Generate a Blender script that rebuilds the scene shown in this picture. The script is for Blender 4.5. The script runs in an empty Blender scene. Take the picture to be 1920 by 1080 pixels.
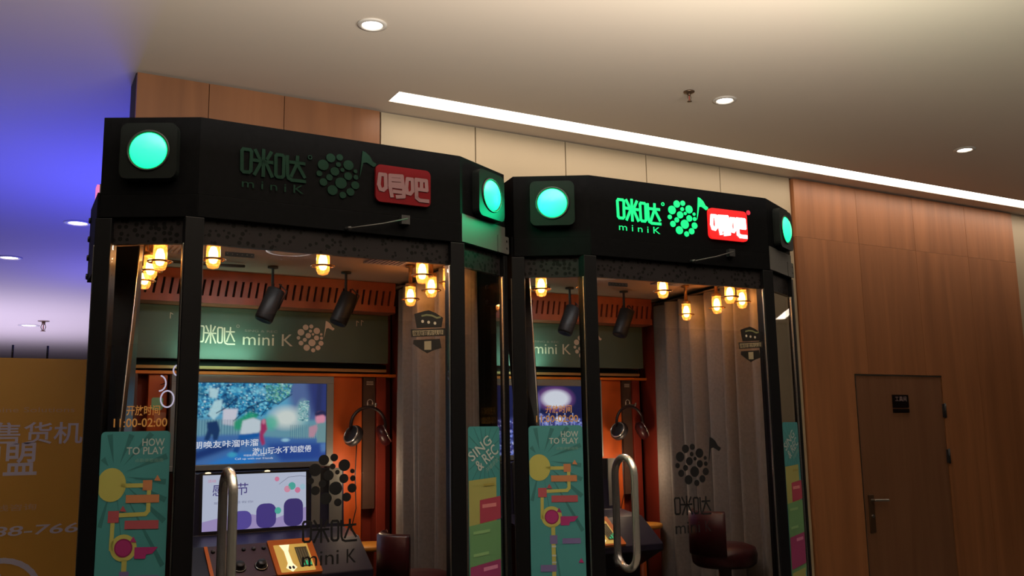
import bpy, bmesh, math, random
from mathutils import Vector, Matrix
random.seed(7)
S = bpy.context.scene
COL = S.collection

# ------------------------------------------------------------------ camera, world, lights, exposure
cam_d = bpy.data.cameras.new('camera'); cam = bpy.data.objects.new('camera', cam_d); COL.objects.link(cam)
YAW, PIT, ROL = math.radians(29.072471), math.radians(8.88846111), math.radians(-0.96002031)
cy_, sy_, cp_, sp_ = math.cos(YAW), math.sin(YAW), math.cos(PIT), math.sin(PIT)
fwd = Vector((sy_*cp_, cy_*cp_, sp_)); rgt = Vector((cy_, -sy_, 0)); upv = rgt.cross(fwd)
r2 = math.cos(ROL)*rgt + math.sin(ROL)*upv; u2 = -math.sin(ROL)*rgt + math.cos(ROL)*upv
M = Matrix((r2, u2, -fwd)).transposed().to_4x4(); M.translation = Vector((0, 0, 1.65))
cam.matrix_world = M
cam_d.sensor_width = 36; cam_d.lens = 1710.656/1920*36; cam_d.clip_start = .05
S.camera = cam
vs = S.view_settings
vs.view_transform = 'Standard'; vs.look = 'None'; vs.gamma = 1; vs.use_curve_mapping = False; vs.exposure = 0.0

wd = bpy.data.worlds.new('world'); S.world = wd; wd.use_nodes = True
bg = wd.node_tree.nodes['Background']; bg.inputs[0].default_value = (.62, .56, .52, 1); bg.inputs[1].default_value = .03

def lamp(name, kind, loc, energy, col, size=None, size_y=None, rot=(0, 0, 0), spread=None, parent=None):
    d = bpy.data.lights.new(name, kind); d.energy = energy; d.color = col
    if kind == 'AREA':
        d.shape = 'RECTANGLE'; d.size = size; d.size_y = size_y or size
        if spread: d.spread = spread
    elif size is not None: d.shadow_soft_size = size
    o = bpy.data.objects.new(name, d); COL.objects.link(o); o.location = loc; o.rotation_euler = rot
    if parent: o.parent = parent
    return o
# added unseen uplights brighten the near and far ceiling; blue washes behind the wall end
lamp('ceiling_fill_light', 'AREA', (1.3, 1.6, 2.5), 215, (1, .94, .86), 3.4, 1.2, (math.pi, 0, 0))
lamp('ceiling_fill_light', 'AREA', (7.5, 1.0, 2.2), 22, (1, .97, .92), 4.0, 1.2, (math.pi, 0, 0))
lamp('ceiling_fill_light', 'AREA', (-3.2, 6.0, 2.2), 24, (.82, .96, 1), 2.0, 2.0, (math.pi, 0, 0))
lamp('far_ceiling_fill_light', 'AREA', (-1.0, 17, 1.2), 330, (.60, .58, 1), 6, 6, (math.pi, 0, 0))
lamp('blue_wash_light', 'AREA', (1.6, 11.5, 1.5), 70, (.10, .10, 1), .7, .7, (math.pi, math.radians(10), 0))
lamp('blue_wash_light', 'AREA', (.8, 7.3, 1.6), 98, (.06, .075, 1), .7, .7, (math.pi, math.radians(10), 0))

# ------------------------------------------------------------------ materials
def lin(h):
    if isinstance(h, str):
        h = h.lstrip('#'); c = [int(h[i:i+2], 16)/255 for i in (0, 2, 4)]
        return tuple((x/12.92 if x <= .04045 else ((x+.055)/1.055)**2.4) for x in c)
    return tuple(h)
_M = {}
def mat(key, col, rough=.5, metal=0., noise=0., nscale=30, emit=None, es=1., spec=.5, bump=0., stretch=None, coat=0.):
    if key in _M: return _M[key]
    m = bpy.data.materials.new(key); m.use_nodes = True; _M[key] = m
    nt = m.node_tree; b = nt.nodes['Principled BSDF']
    c = lin(col)
    b.inputs['Base Color'].default_value = (*c, 1); b.inputs['Roughness'].default_value = rough
    b.inputs['Metallic'].default_value = metal; b.inputs['Specular IOR Level'].default_value = spec
    b.inputs['Coat Weight'].default_value = coat
    if emit is not None:
        b.inputs['Emission Color'].default_value = (*lin(emit), 1); b.inputs['Emission Strength'].default_value = es
    if noise or bump:
        tc = nt.nodes.new('ShaderNodeTexCoord'); nz = nt.nodes.new('ShaderNodeTexNoise'); mp = nt.nodes.new('ShaderNodeMapping')
        nz.inputs['Scale'].default_value = nscale; nz.inputs['Detail'].default_value = 5
        if stretch: mp.inputs['Scale'].default_value = stretch
        nt.links.new(tc.outputs['Object'], mp.inputs[0]); nt.links.new(mp.outputs[0], nz.inputs['Vector'])
        if noise:
            cr = nt.nodes.new('ShaderNodeValToRGB')
            cr.color_ramp.elements[0].position = .3; cr.color_ramp.elements[1].position = .7
            cr.color_ramp.elements[0].color = (*[x*(1-noise) for x in c], 1); cr.color_ramp.elements[1].color = (*[min(1, x*(1+noise)) for x in c], 1)
            nt.links.new(nz.outputs['Fac'], cr.inputs[0]); nt.links.new(cr.outputs[0], b.inputs['Base Color'])
        if bump:
            bp = nt.nodes.new('ShaderNodeBump'); bp.inputs['Strength'].default_value = bump; bp.inputs['Distance'].default_value = .004
            nt.links.new(nz.outputs['Fac'], bp.inputs['Height']); nt.links.new(bp.outputs[0], b.inputs['Normal'])
    return m
def glass(key, tint=(.86, .86, .86), refl=1.0, rough=.0):
    if key in _M: return _M[key]
    m = bpy.data.materials.new(key); m.use_nodes = True; _M[key] = m
    nt = m.node_tree; nt.nodes.remove(nt.nodes['Principled BSDF']); out = nt.nodes['Material Output']
    t = nt.nodes.new('ShaderNodeBsdfTransparent'); t.inputs[0].default_value = (*tint, 1)
    g = nt.nodes.new('ShaderNodeBsdfGlossy'); g.inputs['Roughness'].default_value = rough
    fr = nt.nodes.new('ShaderNodeFresnel'); fr.inputs[0].default_value = 1.45
    ge = nt.nodes.new('ShaderNodeNewGeometry'); mr = nt.nodes.new('ShaderNodeMapRange')       # thin pane: same reflectance on entry and exit
    mr.inputs['To Min'].default_value = 1.45; mr.inputs['To Max'].default_value = 1/1.45
    nt.links.new(ge.outputs['Backfacing'], mr.inputs['Value']); nt.links.new(mr.outputs[0], fr.inputs[0])
    mu = nt.nodes.new('ShaderNodeMath'); mu.operation = 'MULTIPLY'; mu.inputs[1].default_value = refl; mu.use_clamp = True
    mx = nt.nodes.new('ShaderNodeMixShader')
    nt.links.new(fr.outputs[0], mu.inputs[0]); nt.links.new(mu.outputs[0], mx.inputs[0])
    nt.links.new(t.outputs[0], mx.inputs[1]); nt.links.new(g.outputs[0], mx.inputs[2]); nt.links.new(mx.outputs[0], out.inputs[0])
    return m
def emi(key, col, s=1.):
    return mat(key, (0, 0, 0), .6, emit=col, es=s)
def pr(h):            # matt printed ink
    return mat('ink_'+h, h, .55)
def wood(key, base, dark, scale=1.0):
    if key in _M: return _M[key]
    m = bpy.data.materials.new(key); m.use_nodes = True; _M[key] = m
    nt = m.node_tree; b = nt.nodes['Principled BSDF']; b.inputs['Roughness'].default_value = .42
    tc = nt.nodes.new('ShaderNodeTexCoord'); mp = nt.nodes.new('ShaderNodeMapping'); mp.inputs['Scale'].default_value = (5*scale, 5*scale, .35*scale)
    oi = nt.nodes.new('ShaderNodeObjectInfo'); ad = nt.nodes.new('ShaderNodeVectorMath'); ad.operation = 'ADD'
    sc = nt.nodes.new('ShaderNodeMath'); sc.operation = 'MULTIPLY'; sc.inputs[1].default_value = 37
    nt.links.new(oi.outputs['Random'], sc.inputs[0])
    nz = nt.nodes.new('ShaderNodeTexNoise'); nz.inputs['Scale'].default_value = 1.6; nz.inputs['Detail'].default_value = 7; nz.inputs['Distortion'].default_value = .6
    cr = nt.nodes.new('ShaderNodeValToRGB'); cr.color_ramp.elements[0].color = (*lin(dark), 1); cr.color_ramp.elements[1].color = (*lin(base), 1)
    cr.color_ramp.elements[0].position = .28; cr.color_ramp.elements[1].position = .68
    nt.links.new(tc.outputs['Object'], mp.inputs[0]); nt.links.new(mp.outputs[0], ad.inputs[0]); nt.links.new(sc.outputs[0], ad.inputs[1])
    nt.links.new(ad.outputs[0], nz.inputs['Vector']); nt.links.new(nz.outputs['Fac'], cr.inputs[0]); nt.links.new(cr.outputs[0], b.inputs['Base Color'])
    return m
BLACK = mat('black_powder_metal', (.0036, .0038, .0046), .55, noise=.2, nscale=60, spec=.03)
POST = mat('black_post_metal', (.0055, .0055, .0068), .42, spec=.15)
DARK = mat('dark_plastic', (.02, .02, .023), .4)
HOUS = mat('lamp_housing', (.008, .010, .010), .4, spec=.08)
CHROME = mat('chrome', (.72, .70, .68), .2, .8)
STEEL = mat('brushed_steel', (.42, .41, .39), .32, 1., noise=.15, nscale=40, stretch=(1, 1, 12))
GLASS = glass('door_glass', (.84, .84, .85), 1.0)
JAR = glass('amber_jar', (1., .74, .40), .8, .05)
def _jar():
    nt = JAR.node_tree; out = nt.nodes['Material Output']; old = out.inputs[0].links[0].from_socket
    tl = nt.nodes.new('ShaderNodeBsdfTranslucent'); tl.inputs[0].default_value = (1, .50, .15, 1); mx = nt.nodes.new('ShaderNodeMixShader'); mx.inputs[0].default_value = .22
    nt.links.new(old, mx.inputs[1]); nt.links.new(tl.outputs[0], mx.inputs[2]); nt.links.new(mx.outputs[0], out.inputs[0])
_jar()
BRASS = mat('aged_brass', (.50, .27, .10), .35, .9)
ORANGE = mat('orange_laminate', '#c2561c', .45, noise=.06, nscale=8)
RED = mat('red_brown_laminate', '#7e2a1c', .5, noise=.08, nscale=8)
TRIMO = mat('orange_edge_trim', '#d9701f', .4)
SLAT = wood('red_cedar', '#9a4a30', '#7c3622', 2.0)
CHALK = mat('green_chalkboard', '#46564d', .6, noise=.12, nscale=6)
NEARBLACK = mat('dark_recess', (.012, .009, .008), .8)  # near-black fill of the recess strip and slat backing
CEILIN = mat('booth_ceiling', '#a08574', .6)
SILVER = mat('silver_bezel', '#8b8d88', .4, .3)
LEATHER = mat('dark_red_leather', '#3a1016', .38, noise=.2, nscale=50, bump=.2)
CURT = mat('grey_curtain_cloth', '#77706c', .85, noise=.1, nscale=80, bump=.3)
CEILW = mat('ceiling_paint', '#d4c4b1', .9, noise=.015, nscale=.7)
CREAM = mat('cream_panel', '#b9a88b', .5, noise=.03, nscale=2)
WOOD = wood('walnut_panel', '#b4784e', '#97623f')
WOODD = wood('walnut_door', '#8f6449', '#7c553c')
FLOOR = mat('floor_tile', '#6a6058', .25, noise=.06, nscale=3)
JOINT = mat('panel_joint', '#3c2f24', .8)

# ------------------------------------------------------------------ mesh builder
class MB:
    def __init__(s, X=None): s.v = []; s.f = []; s.m = []; s.sm = []; s.mats = []; s.X = X or Matrix()
    def mi(s, m):
        if m not in s.mats: s.mats.append(m)
        return s.mats.index(m)
    def add(s, vs, fs, m, smooth=False, X=None):
        X = s.X @ X if X is not None else s.X
        o = len(s.v); s.v += [X @ Vector(p) for p in vs]; k = s.mi(m)
        for f in fs: s.f.append([i+o for i in f]); s.m.append(k); s.sm.append(smooth)
        return s
    def box(s, a, b, m, X=None):
        x0, y0, z0 = a; x1, y1, z1 = b
        return s.add([(x0, y0, z0), (x1, y0, z0), (x1, y1, z0), (x0, y1, z0), (x0, y0, z1), (x1, y0, z1), (x1, y1, z1), (x0, y1, z1)],
              [(0, 3, 2, 1), (4, 5, 6, 7), (0, 1, 5, 4), (1, 2, 6, 5), (2, 3, 7, 6), (3, 0, 4, 7)], m, X=X)
    def prism(s, pts, z0, z1, m, X=None, smooth=False):     # polygon (ccw) in xy, extruded in z
        n = len(pts)
        vs = [(x, y, z0) for x, y in pts]+[(x, y, z1) for x, y in pts]
        s.add(vs, [tuple(range(n-1, -1, -1)), tuple(range(n, 2*n))], m, X=X)
        return s.add(vs, [(i, (i+1) % n, n+(i+1) % n, n+i) for i in range(n)], m, smooth, X=X)
    def lathe(s, prof, m, n=20, X=None, smooth=True):       # profile (r,z)
        vs = []; fs = []
        for r, z in prof:
            vs += [(r*math.cos(2*math.pi*k/n), r*math.sin(2*math.pi*k/n), z) for k in range(n)]
        for j in range(len(prof)-1):
            for k in range(n):
                a = j*n+k; b = j*n+(k+1) % n; fs.append((a, b, b+n, a+n))
        if prof[0][0] > 1e-5: fs.append(tuple(range(n-1, -1, -1)))
        if prof[-1][0] > 1e-5: fs.append(tuple(range((len(prof)-1)*n, len(prof)*n)))
        return s.add(vs, fs, m, smooth, X)
    def tube(s, path, r, m, n=10, closed=False, X=None):
        P = [Vector(p) for p in path]; N = len(P); vs = []; fs = []
        ref = None
        for i in range(N):
            if closed: t = (P[(i+1) % N]-P[i-1]).normalized()
            else: t = (P[min(i+1, N-1)]-P[max(i-1, 0)]).normalized()
            if ref is None:
                ref = t.orthogonal().normalized()
            ref = (ref-t*ref.dot(t)).normalized(); q = t.cross(ref)
            vs += [P[i]+r*(math.cos(2*math.pi*k/n)*ref+math.sin(2*math.pi*k/n)*q) for k in range(n)]
        for i in range(N if closed else N-1):
            for k in range(n):
                a = i*n+k; b = i*n+(k+1) % n; j = ((i+1) % N)*n
                fs.append((a, b, j+(k+1) % n, j+k))
        if not closed: fs += [tuple(range(n-1, -1, -1)), tuple(range((N-1)*n, N*n))]
        return s.add(vs, fs, m, True, X)
    def torus(s, R, r, m, n=28, k=8, X=None):
        return s.tube([(R*math.cos(2*math.pi*i/n), R*math.sin(2*math.pi*i/n), 0) for i in range(n)], r, m, k, True, X)
    def build(s, name, parent=None, loc=None, rotz=0, bevel=0):
        me = bpy.data.meshes.new(name); me.from_pydata([tuple(p) for p in s.v], [], s.f); me.update()
        for m in s.mats: me.materials.append(m)
        for i, p in enumerate(me.polygons): p.material_index = s.m[i]; p.use_smooth = s.sm[i]
        o = bpy.data.objects.new(name, me); COL.objects.link(o)
        if parent: o.parent = parent
        if loc is not None: o.location = loc; o.rotation_euler = (0, 0, rotz)
        if bevel:
            bv = o.modifiers.new('bevel', 'BEVEL'); bv.width = bevel; bv.segments = 2; bv.limit_method = 'ANGLE'
        return o
def thing(name, label, cat, loc=(0, 0, 0), rotz=0, group=None):
    o = bpy.data.objects.new(name, None); COL.objects.link(o); o.location = loc; o.rotation_euler = (0, 0, rotz)
    o.empty_display_size = .1; o['label'] = label; o['category'] = cat
    if group: o['group'] = group
    return o
def struct(o): o['kind'] = 'structure'; return o
def link_copy(o, parent, loc=None, rot=None, label=None):
    c = o.copy(); COL.objects.link(c); c.parent = parent
    if loc is not None: c.location = loc
    if rot is not None: c.rotation_euler = rot
    if label: c['label'] = label
    for ch in list(o.children): link_copy(ch, c)
    return c

# ------------------------------------------------------------------ flat print: polygons, strokes and lettering in a (u, v) frame
_T = {}
def text_geo(body, bold=0.):
    k = (body, bold)
    if k not in _T:
        c = bpy.data.curves.new('t', 'FONT'); c.body = body; c.resolution_u = 3; c.offset = bold
        o = bpy.data.objects.new('t', c); COL.objects.link(o); bpy.context.view_layer.update()
        me = bpy.data.meshes.new_from_object(o.evaluated_get(bpy.context.evaluated_depsgraph_get()))
        _T[k] = ([(v.co.x, v.co.y) for v in me.vertices], [tuple(p.vertices) for p in me.polygons])
        bpy.data.objects.remove(o); bpy.data.curves.remove(c); bpy.data.meshes.remove(me)
    return _T[k]
class Print(MB):
    """frame F maps (u, v, height above the surface)"""
    def __init__(s, F, lift=.0012): super().__init__(F); s.lift = lift
    def poly(s, pts, m, layer=0, thick=0.):
        z = layer*s.lift; a = sum(pts[i][0]*pts[(i+1) % len(pts)][1]-pts[(i+1) % len(pts)][0]*pts[i][1] for i in range(len(pts)))
        if a < 0: pts = pts[::-1]
        if thick: return s.prism(pts, z, z+thick, m)
        return s.add([(x, y, z) for x, y in pts], [tuple(range(len(pts)))], m)
    def rect(s, x0, y0, x1, y1, m, layer=0, r=0., thick=0.):
        x0, x1 = min(x0, x1), max(x0, x1); y0, y1 = min(y0, y1), max(y0, y1)
        if not r: return s.poly([(x0, y0), (x1, y0), (x1, y1), (x0, y1)], m, layer, thick)
        P = []
        for cx, cy, a in ((x1-r, y0+r, -90), (x1-r, y1-r, 0), (x0+r, y1-r, 90), (x0+r, y0+r, 180)):
            P += [(cx+r*math.cos(math.radians(a+t)), cy+r*math.sin(math.radians(a+t))) for t in (0, 22.5, 45, 67.5, 90)]
        return s.poly(P, m, layer, thick)
    def disc(s, x, y, r, m, layer=0, ry=None, thick=0., n=24):
        ry = ry or r
        return s.poly([(x+r*math.cos(2*math.pi*k/n), y+ry*math.sin(2*math.pi*k/n)) for k in range(n)], m, layer, thick)
    def stroke(s, pts, w, m, layer=0, closed=False, thick=0.):
        seg = list(zip(pts, pts[1:]+pts[:1])) if closed else list(zip(pts, pts[1:]))
        for k_, ((x0, y0), (x1, y1)) in enumerate(seg):
            L = math.hypot(x1-x0, y1-y0) or 1e-6; nx, ny = -(y1-y0)/L*w/2, (x1-x0)/L*w/2
            ex, ey = (x1-x0)/L*w*.3, (y1-y0)/L*w*.3
            s.poly([(x0-nx-ex, y0-ny-ey), (x1-nx+ex, y1-ny+ey), (x1+nx+ex, y1+ny+ey), (x0+nx-ex, y0+ny-ey)], m, layer+(k_ % 4)*.16, thick)
        return s
    def text(s, body, x0, y0, x1, y1, m, layer=1, bold=0., shear=0., rise=0., thick=0.):
        vs, fs = text_geo(body, bold)
        if not vs: return s
        a, b = min(v[0] for v in vs), max(v[0] for v in vs); c, d = min(v[1] for v in vs), max(v[1] for v in vs)
        z = layer*s.lift
        def q(v):
            tx = (v[0]-a)/(b-a); ty = (v[1]-c)/(d-c)
            return (x0+(x1-x0)*tx+shear*(ty-.5)*(y1-y0), y0+(y1-y0)*ty+rise*(tx-.5))
        s.add([(*q(v), z+thick) for v in vs], fs, m)
        return s
# the studio's emblem: a ball of dots with a note flag, and the stroke-drawn word mark
DOTS = [(312, 282, 38), (385, 265, 28), (458, 328, 43), (252, 358, 45), (375, 335, 21), (347, 404, 37), (409, 381, 17), (517, 377, 17), (456, 433, 34), (521, 434, 21), (222, 442, 24), (304, 467, 27), (398, 507, 48), (516, 511, 34), (256, 518, 32), (477, 580, 33), (330, 583, 42), (415, 618, 28)]
FLAG = [(550, 437), (562, 330), (575, 183), (600, 190), (635, 220), (662, 268), (692, 285), (688, 305), (668, 318), (640, 300), (610, 284), (582, 292), (565, 380)]
def ball(P, x, y, R, m, layer=0, thick=0., flag=True):
    for a, b, r in DOTS: P.disc(x+(a-375)/178*R, y-(b-440)/212*R*1.02, r/178*R*.98, m, layer, ry=r/190*R, thick=thick, n=18)
    if flag: P.poly([(x+(a-375)/178*R, y-(b-440)/200*R) for a, b in FLAG], m, layer, thick)
def wordmark(P, x0, y0, x1, y1, w, m, layer=0, thick=0.):
    W_ = 505.; H_ = 275.
    def q(x, y): return (x0+(x-1375)/W_*(x1-x0), y0+(695-(y-(x-1375)*.06)*1.0+25)/(H_+25)*(y1-y0)*1.0-(y1-y0)*.09)
    def st(*p, closed=False): P.stroke([q(*a) for a in p], w, m, layer, closed, thick)
    st((1388, 425), (1440, 428), (1452, 445), (1450, 630), (1436, 648), (1396, 646), (1382, 628), (1378, 445), closed=True)
    st((1545, 418), (1547, 672)); st((1468, 524), (1616, 536)); st((1480, 425), (1515, 505)); st((1605, 436), (1575, 505))
    st((1530, 540), (1480, 662)); st((1565, 540), (1616, 672))
    st((1652, 452), (1695, 455), (1706, 470), (1706, 655), (1694, 672), (1660, 670), (1645, 652), (1642, 468), closed=True)
    st((1733, 460), (1738, 640), (1748, 675), (1775, 692), (1880, 697)); st((1758, 514), (1872, 520)); st((1816, 455), (1814, 520), (1768, 655)); st((1816, 530), (1876, 655))

# ------------------------------------------------------------------ setting
CH = 3.576; WY = 5.0
X0s, X1s, Y0s, Y1s = 1.868, 16.0, 4.65, 4.825                      # slot of the strip light
b = MB()
for a, c in (((-14, -9, CH), (16.5, Y0s, CH+.25)), ((-14, Y1s, CH), (16.5, 45, CH+.25)), ((-14, Y0s, CH), (X0s, Y1s, CH+.25)), ((X1s, Y0s, CH), (16.5, Y1s, CH+.25)), ((X0s, Y0s, CH+.06), (X1s, Y1s, CH+.25))):
    b.box(a, c, CEILW)
ceil = struct(b.build('ceiling'))
b = MB(); b.box((-14, -9, -.2), (16.5, 45, 0), FLOOR); struct(b.build('floor'))
b = MB(); b.box((-14, 45, -.2), (16.5, 45.3, CH+.2), mat('far_wall_paint', '#5d5a66', .8)); struct(b.build('wall_far'))
b = MB(); b.box((-14.3, -9, -.2), (-14, 45.3, CH+.2), mat('hall_wall_paint', '#5a534c', .8)); struct(b.build('wall_left'))
b = MB(); b.box((16.5, -9, -.2), (16.8, 45.3, CH+.2), mat('hall_wall_paint', '#5a534c', .8)); struct(b.build('wall_right'))
b = MB(); b.box((-14.3, -9.3, -.2), (16.8, -9, CH+.2), mat('hall_wall_paint', '#5a534c', .8)); struct(b.build('wall_rear'))
b = MB(); b.box((.515, WY+.03, 0), (16.4, WY+.25, CH), JOINT); wall = struct(b.build('wall_back'))
def panel(name, pts, m, y0, y1):
    # polygon in (x, z), facing the viewer
    b = MB(Matrix(((1, 0, 0, 0), (0, 0, -1, y1), (0, 1, 0, 0), (0, 0, 0, 1))))
    b.prism(pts, 0, y1-y0, m); o = b.build(name, wall, bevel=.002); return o
def rc(x0, z0, x1, z1): return [(x0, z0), (x1, z0), (x1, z1), (x0, z1)]
g = .004
WOOD_SHADED = wood('walnut_panel_shaded', '#96633f', '#7d5133')  # same walnut darkened: the strip light's fall-off to the left put into colour
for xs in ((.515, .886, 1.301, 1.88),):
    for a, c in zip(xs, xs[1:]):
        panel('wood_panel', rc(a+g*.5, 0, c-g*.5, CH-.012), WOOD_SHADED, WY-.02, WY+.03)
xs = (1.892, 2.533, 3.211, 3.887, 4.57, 5.285)
for a, c in zip(xs, xs[1:]):
    panel('cream_panel', rc(a+g, 0, c-g, CH-.006), CREAM, WY+.004, WY+.03)
DX0, DX1, DZ = 5.84, 6.87, 2.035
xs = (5.298, 5.995, 6.69, 7.39, 8.085); ZS = 3.10
for a, c in zip(xs, xs[1:]):
    panel('wood_panel', rc(a+g*.4, ZS+g*.4, c-g*.4, CH-.012), WOOD, WY-.02, WY+.03)
    a2, c2 = a+g*.4, c-g*.4
    if a < DX0 < c: pts = [(a2, 0), (DX0-.012, 0), (DX0-.012, DZ+.012), (c2, DZ+.012), (c2, ZS), (a2, ZS)]
    elif a < DX1 < c: pts = [(DX1+.012, 0), (c2, 0), (c2, ZS), (a2, ZS), (a2, DZ+.012), (DX1+.012, DZ+.012)]
    elif DX0 < a and c < DX1: pts = rc(a2, DZ+.012, c2, ZS)
    else: pts = rc(a2, 0, c2, ZS)
    panel('wood_panel', pts, WOOD, WY-.02, WY+.03)
x = 8.098
for k in range(8):
    panel('cream_panel', rc(x+g, 0, x+.99, CH-.006), CREAM, WY+.004, WY+.03); x += 1.0
# flush service door
door = struct(MB().box((DX0, WY-.018, .01), (DX1, WY+.02, DZ), WOODD).build('door_1', bevel=.002))
b = MB(); b.box((DX0-.009, WY-.022, DZ+.001), (DX1+.006, WY+.02, DZ+.009), STEEL); b.box((DX0-.009, WY-.022, 0), (DX0-.003, WY+.02, DZ+.001), STEEL); b.build('door_edge_trim', door)
for z in (1.756, 1.383, .35):
    b = MB(Matrix.Translation((DX1+.004, WY-.022, z))); b.box((-.016, -.012, -.055), (.016, .01, .055), DARK); b.lathe([(.009, -.06), (.009, .06)], DARK, 10, Matrix.Translation((0, -.012, 0))); b.build('hinge', door)
b = MB(Matrix.Translation((5.905, WY-.018, 1.03)))
b.box((-.028, -.012, -.20), (.03, 0, .085), mat('handle_plate', '#6d5340', .35, .6)); b.tube([(0, -.012, .045), (0, -.05, .045), (.02, -.056, .045), (.14, -.056, .04)], .0095, STEEL, 10)
b.lathe([(.013, 0), (.013, .012)], STEEL, 14, Matrix.Translation((0, -.012, -.075)) @ Matrix.Rotation(math.pi/2, 4, 'X')); b.build('door_handle', door, bevel=.004)
FW = Matrix(((1, 0, 0, 0), (0, 0, -1, WY-.019), (0, 1, 0, 0), (0, 0, 0, 1)))
P = Print(FW); P.rect(6.245, 1.782, 6.437, 1.885, mat('plaque_black', '#150b0d', .3), 0, thick=.006)
P.rect(6.245, 1.742, 6.437, 1.772, mat('plaque_black', '#150b0d', .3), 0, thick=.006); P.text('工具间', 6.272, 1.832, 6.41, 1.872, pr('#a08a8c'), 7, bold=.01); P.build('room_plaque', door)

# strip light in the ceiling slot
t = thing('strip_light', 'long recessed white linear ceiling light running parallel to the panelled wall', 'ceiling light', (X0s, Y0s, CH))
dif = mat('strip_diffuser', (.8, .8, .8), .5, emit=(1, .83, .68), es=6.6)
b = MB(); b.box((.004, .004, .012), (X1s-X0s-.004, Y1s-Y0s-.004, .03), dif); b.build('diffuser', t)
b = MB(); L = X1s-X0s; D = Y1s-Y0s
for a, c in (((0, 0, -.002), (L, .004, .03)), ((0, D-.004, -.002), (L, D, .03)), ((0, .004, -.002), (.004, D-.004, .03)), ((L-.004, .004, -.002), (L, D-.004, .03))): b.box(a, c, mat('strip_frame', '#d8cfc0', .5))
b.build('frame', t)
# downlights
WL = mat('downlight_lens', (.8, .8, .8), .4, emit=(1, .93, .85), es=9)
RING = mat('downlight_ring', '#cfc6ba', .4)
for (x, y, lab, r) in ((1.43, 3.9, 'round recessed downlight in the ceiling above the left karaoke booth', .042), (5.88, 3.91, 'round recessed downlight near the right end of the strip light', .042), (3.65, 3.92, 'round recessed downlight beside the ceiling sprinkler', .042),
                       (.49, 8.96, 'nearest small downlight in the blue lit ceiling left of booths', .07), (-.04, 11.02, 'leftmost small downlight in the blue lit ceiling', .075), (.3, 17.64, 'farthest small downlight in the lilac ceiling above the yellow hoarding', .10)):
    t = thing('downlight', lab, 'ceiling light', (x, y, CH))
    b = MB(); b.lathe([(r*1.7, 0), (r*1.68, -.006), (r*1.25, -.010), (r*1.15, -.004), (r*1.12, 0)], RING, 28); b.build('trim_ring', t)
    b = MB(); b.lathe([(0, -.006), (r*.6, -.0055), (r*1.1, -.001)], WL, 24); b.build('lens', t)
def sprinkler(x, y, lab, k=1.):
    t = thing('fire_sprinkler', lab, 'sprinkler', (x, y, CH)); m = mat('sprinkler_metal', '#7b6450', .35, .8)
    MB().lathe([(.045*k, 0), (.044*k, -.006), (.02*k, -.014), (.016*k, -.012)], m, 20).build('escutcheon', t)
    b = MB(); b.lathe([(.014*k, -.010), (.013*k, -.03*k), (.008*k, -.032*k)], m, 12)
    for s_ in (-1, 1): b.tube([(s_*.012*k, 0, -.03*k), (s_*.018*k, 0, -.05*k), (s_*.010*k, 0, -.075*k), (0, 0, -.082*k)], .003*k, m, 6)
    b.lathe([(.003*k, -.03*k), (.004*k, -.055*k), (.003*k, -.08*k)], mat('sprinkler_bulb', '#a02818', .2), 8); b.lathe([(.0, -.081*k), (.019*k, -.082*k), (.019*k, -.086*k), (0, -.087*k)], m, 16); b.build('sprinkler_head', t)
sprinkler(3.37, 3.91, 'small pendant fire sprinkler on the ceiling in front of the strip light', .72)
sprinkler(.5, 16.9, 'tiny dark fire sprinkler beside the farthest lilac ceiling downlight', 2.0)

# yellow hoarding with lettering, behind and left of the booths
t = thing('hoarding', 'amber yellow advertising hoarding with grey Chinese lettering left of the booths', 'hoarding', (0, 6, 0))
AMB = mat('hoarding_amber', '#e3a844', .5, noise=.05, nscale=1.5); GR = pr('#e2dae4'); GR2 = pr('#dcb48c')
MB().box((-2.6, 0, 0), (.95, .05, 2.113), AMB).build('board', t)
FH = Matrix(((1, 0, 0, 0), (0, 0, -1, -.001), (0, 1, 0, 0), (0, 0, 0, 1)))
for tx, x0, z0, x1, z1, m_, bo, shr in (('Vending Machine Solutions', -.42, 1.792, .37, 1.830, GR2, 0, 0), ('自动售货机', -.335, 1.618, .418, 1.745, GR, .012, 0), ('加盟', -.165, 1.437, .19, 1.632, GR, .014, 0),
                                    ('招商热线咨询', -.22, 1.248, .2, 1.285, GR2, .01, 0), ('400-688-766', -.38, 1.11, .425, 1.165, GR, .012, .25)):
    P = Print(FH); P.text(tx, x0, z0, x1, z1, m_, 1, bold=bo, shear=shr); P.build('lettering', t)
P = Print(FH)
P.stroke([(.035+.2*math.cos(math.radians(a)), .80+.18*math.sin(math.radians(a))) for a in range(0, 360, 12)], .03, GR, 1, closed=True)
P.stroke([(.035, .80), (.035, .90)], .02, GR, 1); P.stroke([(.035, .80), (.12, .80)], .02, GR, 1)
P.build('ring_emblem', t)
for x in (-.9, -.35, .028, .209):
    MB().lathe([(.006, 2.10), (.006, 2.19)], DARK, 8, Matrix.Translation((x, .025, 0))).build('top_pin', t)
# LED sign behind the left booth: only its pink edge peeks out
t = thing('led_sign', 'pink lit LED sign edge peeking out behind the left booth header', 'sign', (.317, 4.5, 0))
MB().box((.012, 0, 2.60), (.26, .08, 2.81), DARK).build('cabinet', t)
MB().box((.0, -.005, 2.745), (.012, .07, 2.805), emi('pink_led', '#ff86c8', .9)).build('edge_light', t)
MB().lathe([(.12, 0), (.12, .012), (.02, .02), (.018, 2.60)], DARK, 14, Matrix.Translation((.13, .04, 0))).build('mast', t)

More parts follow.
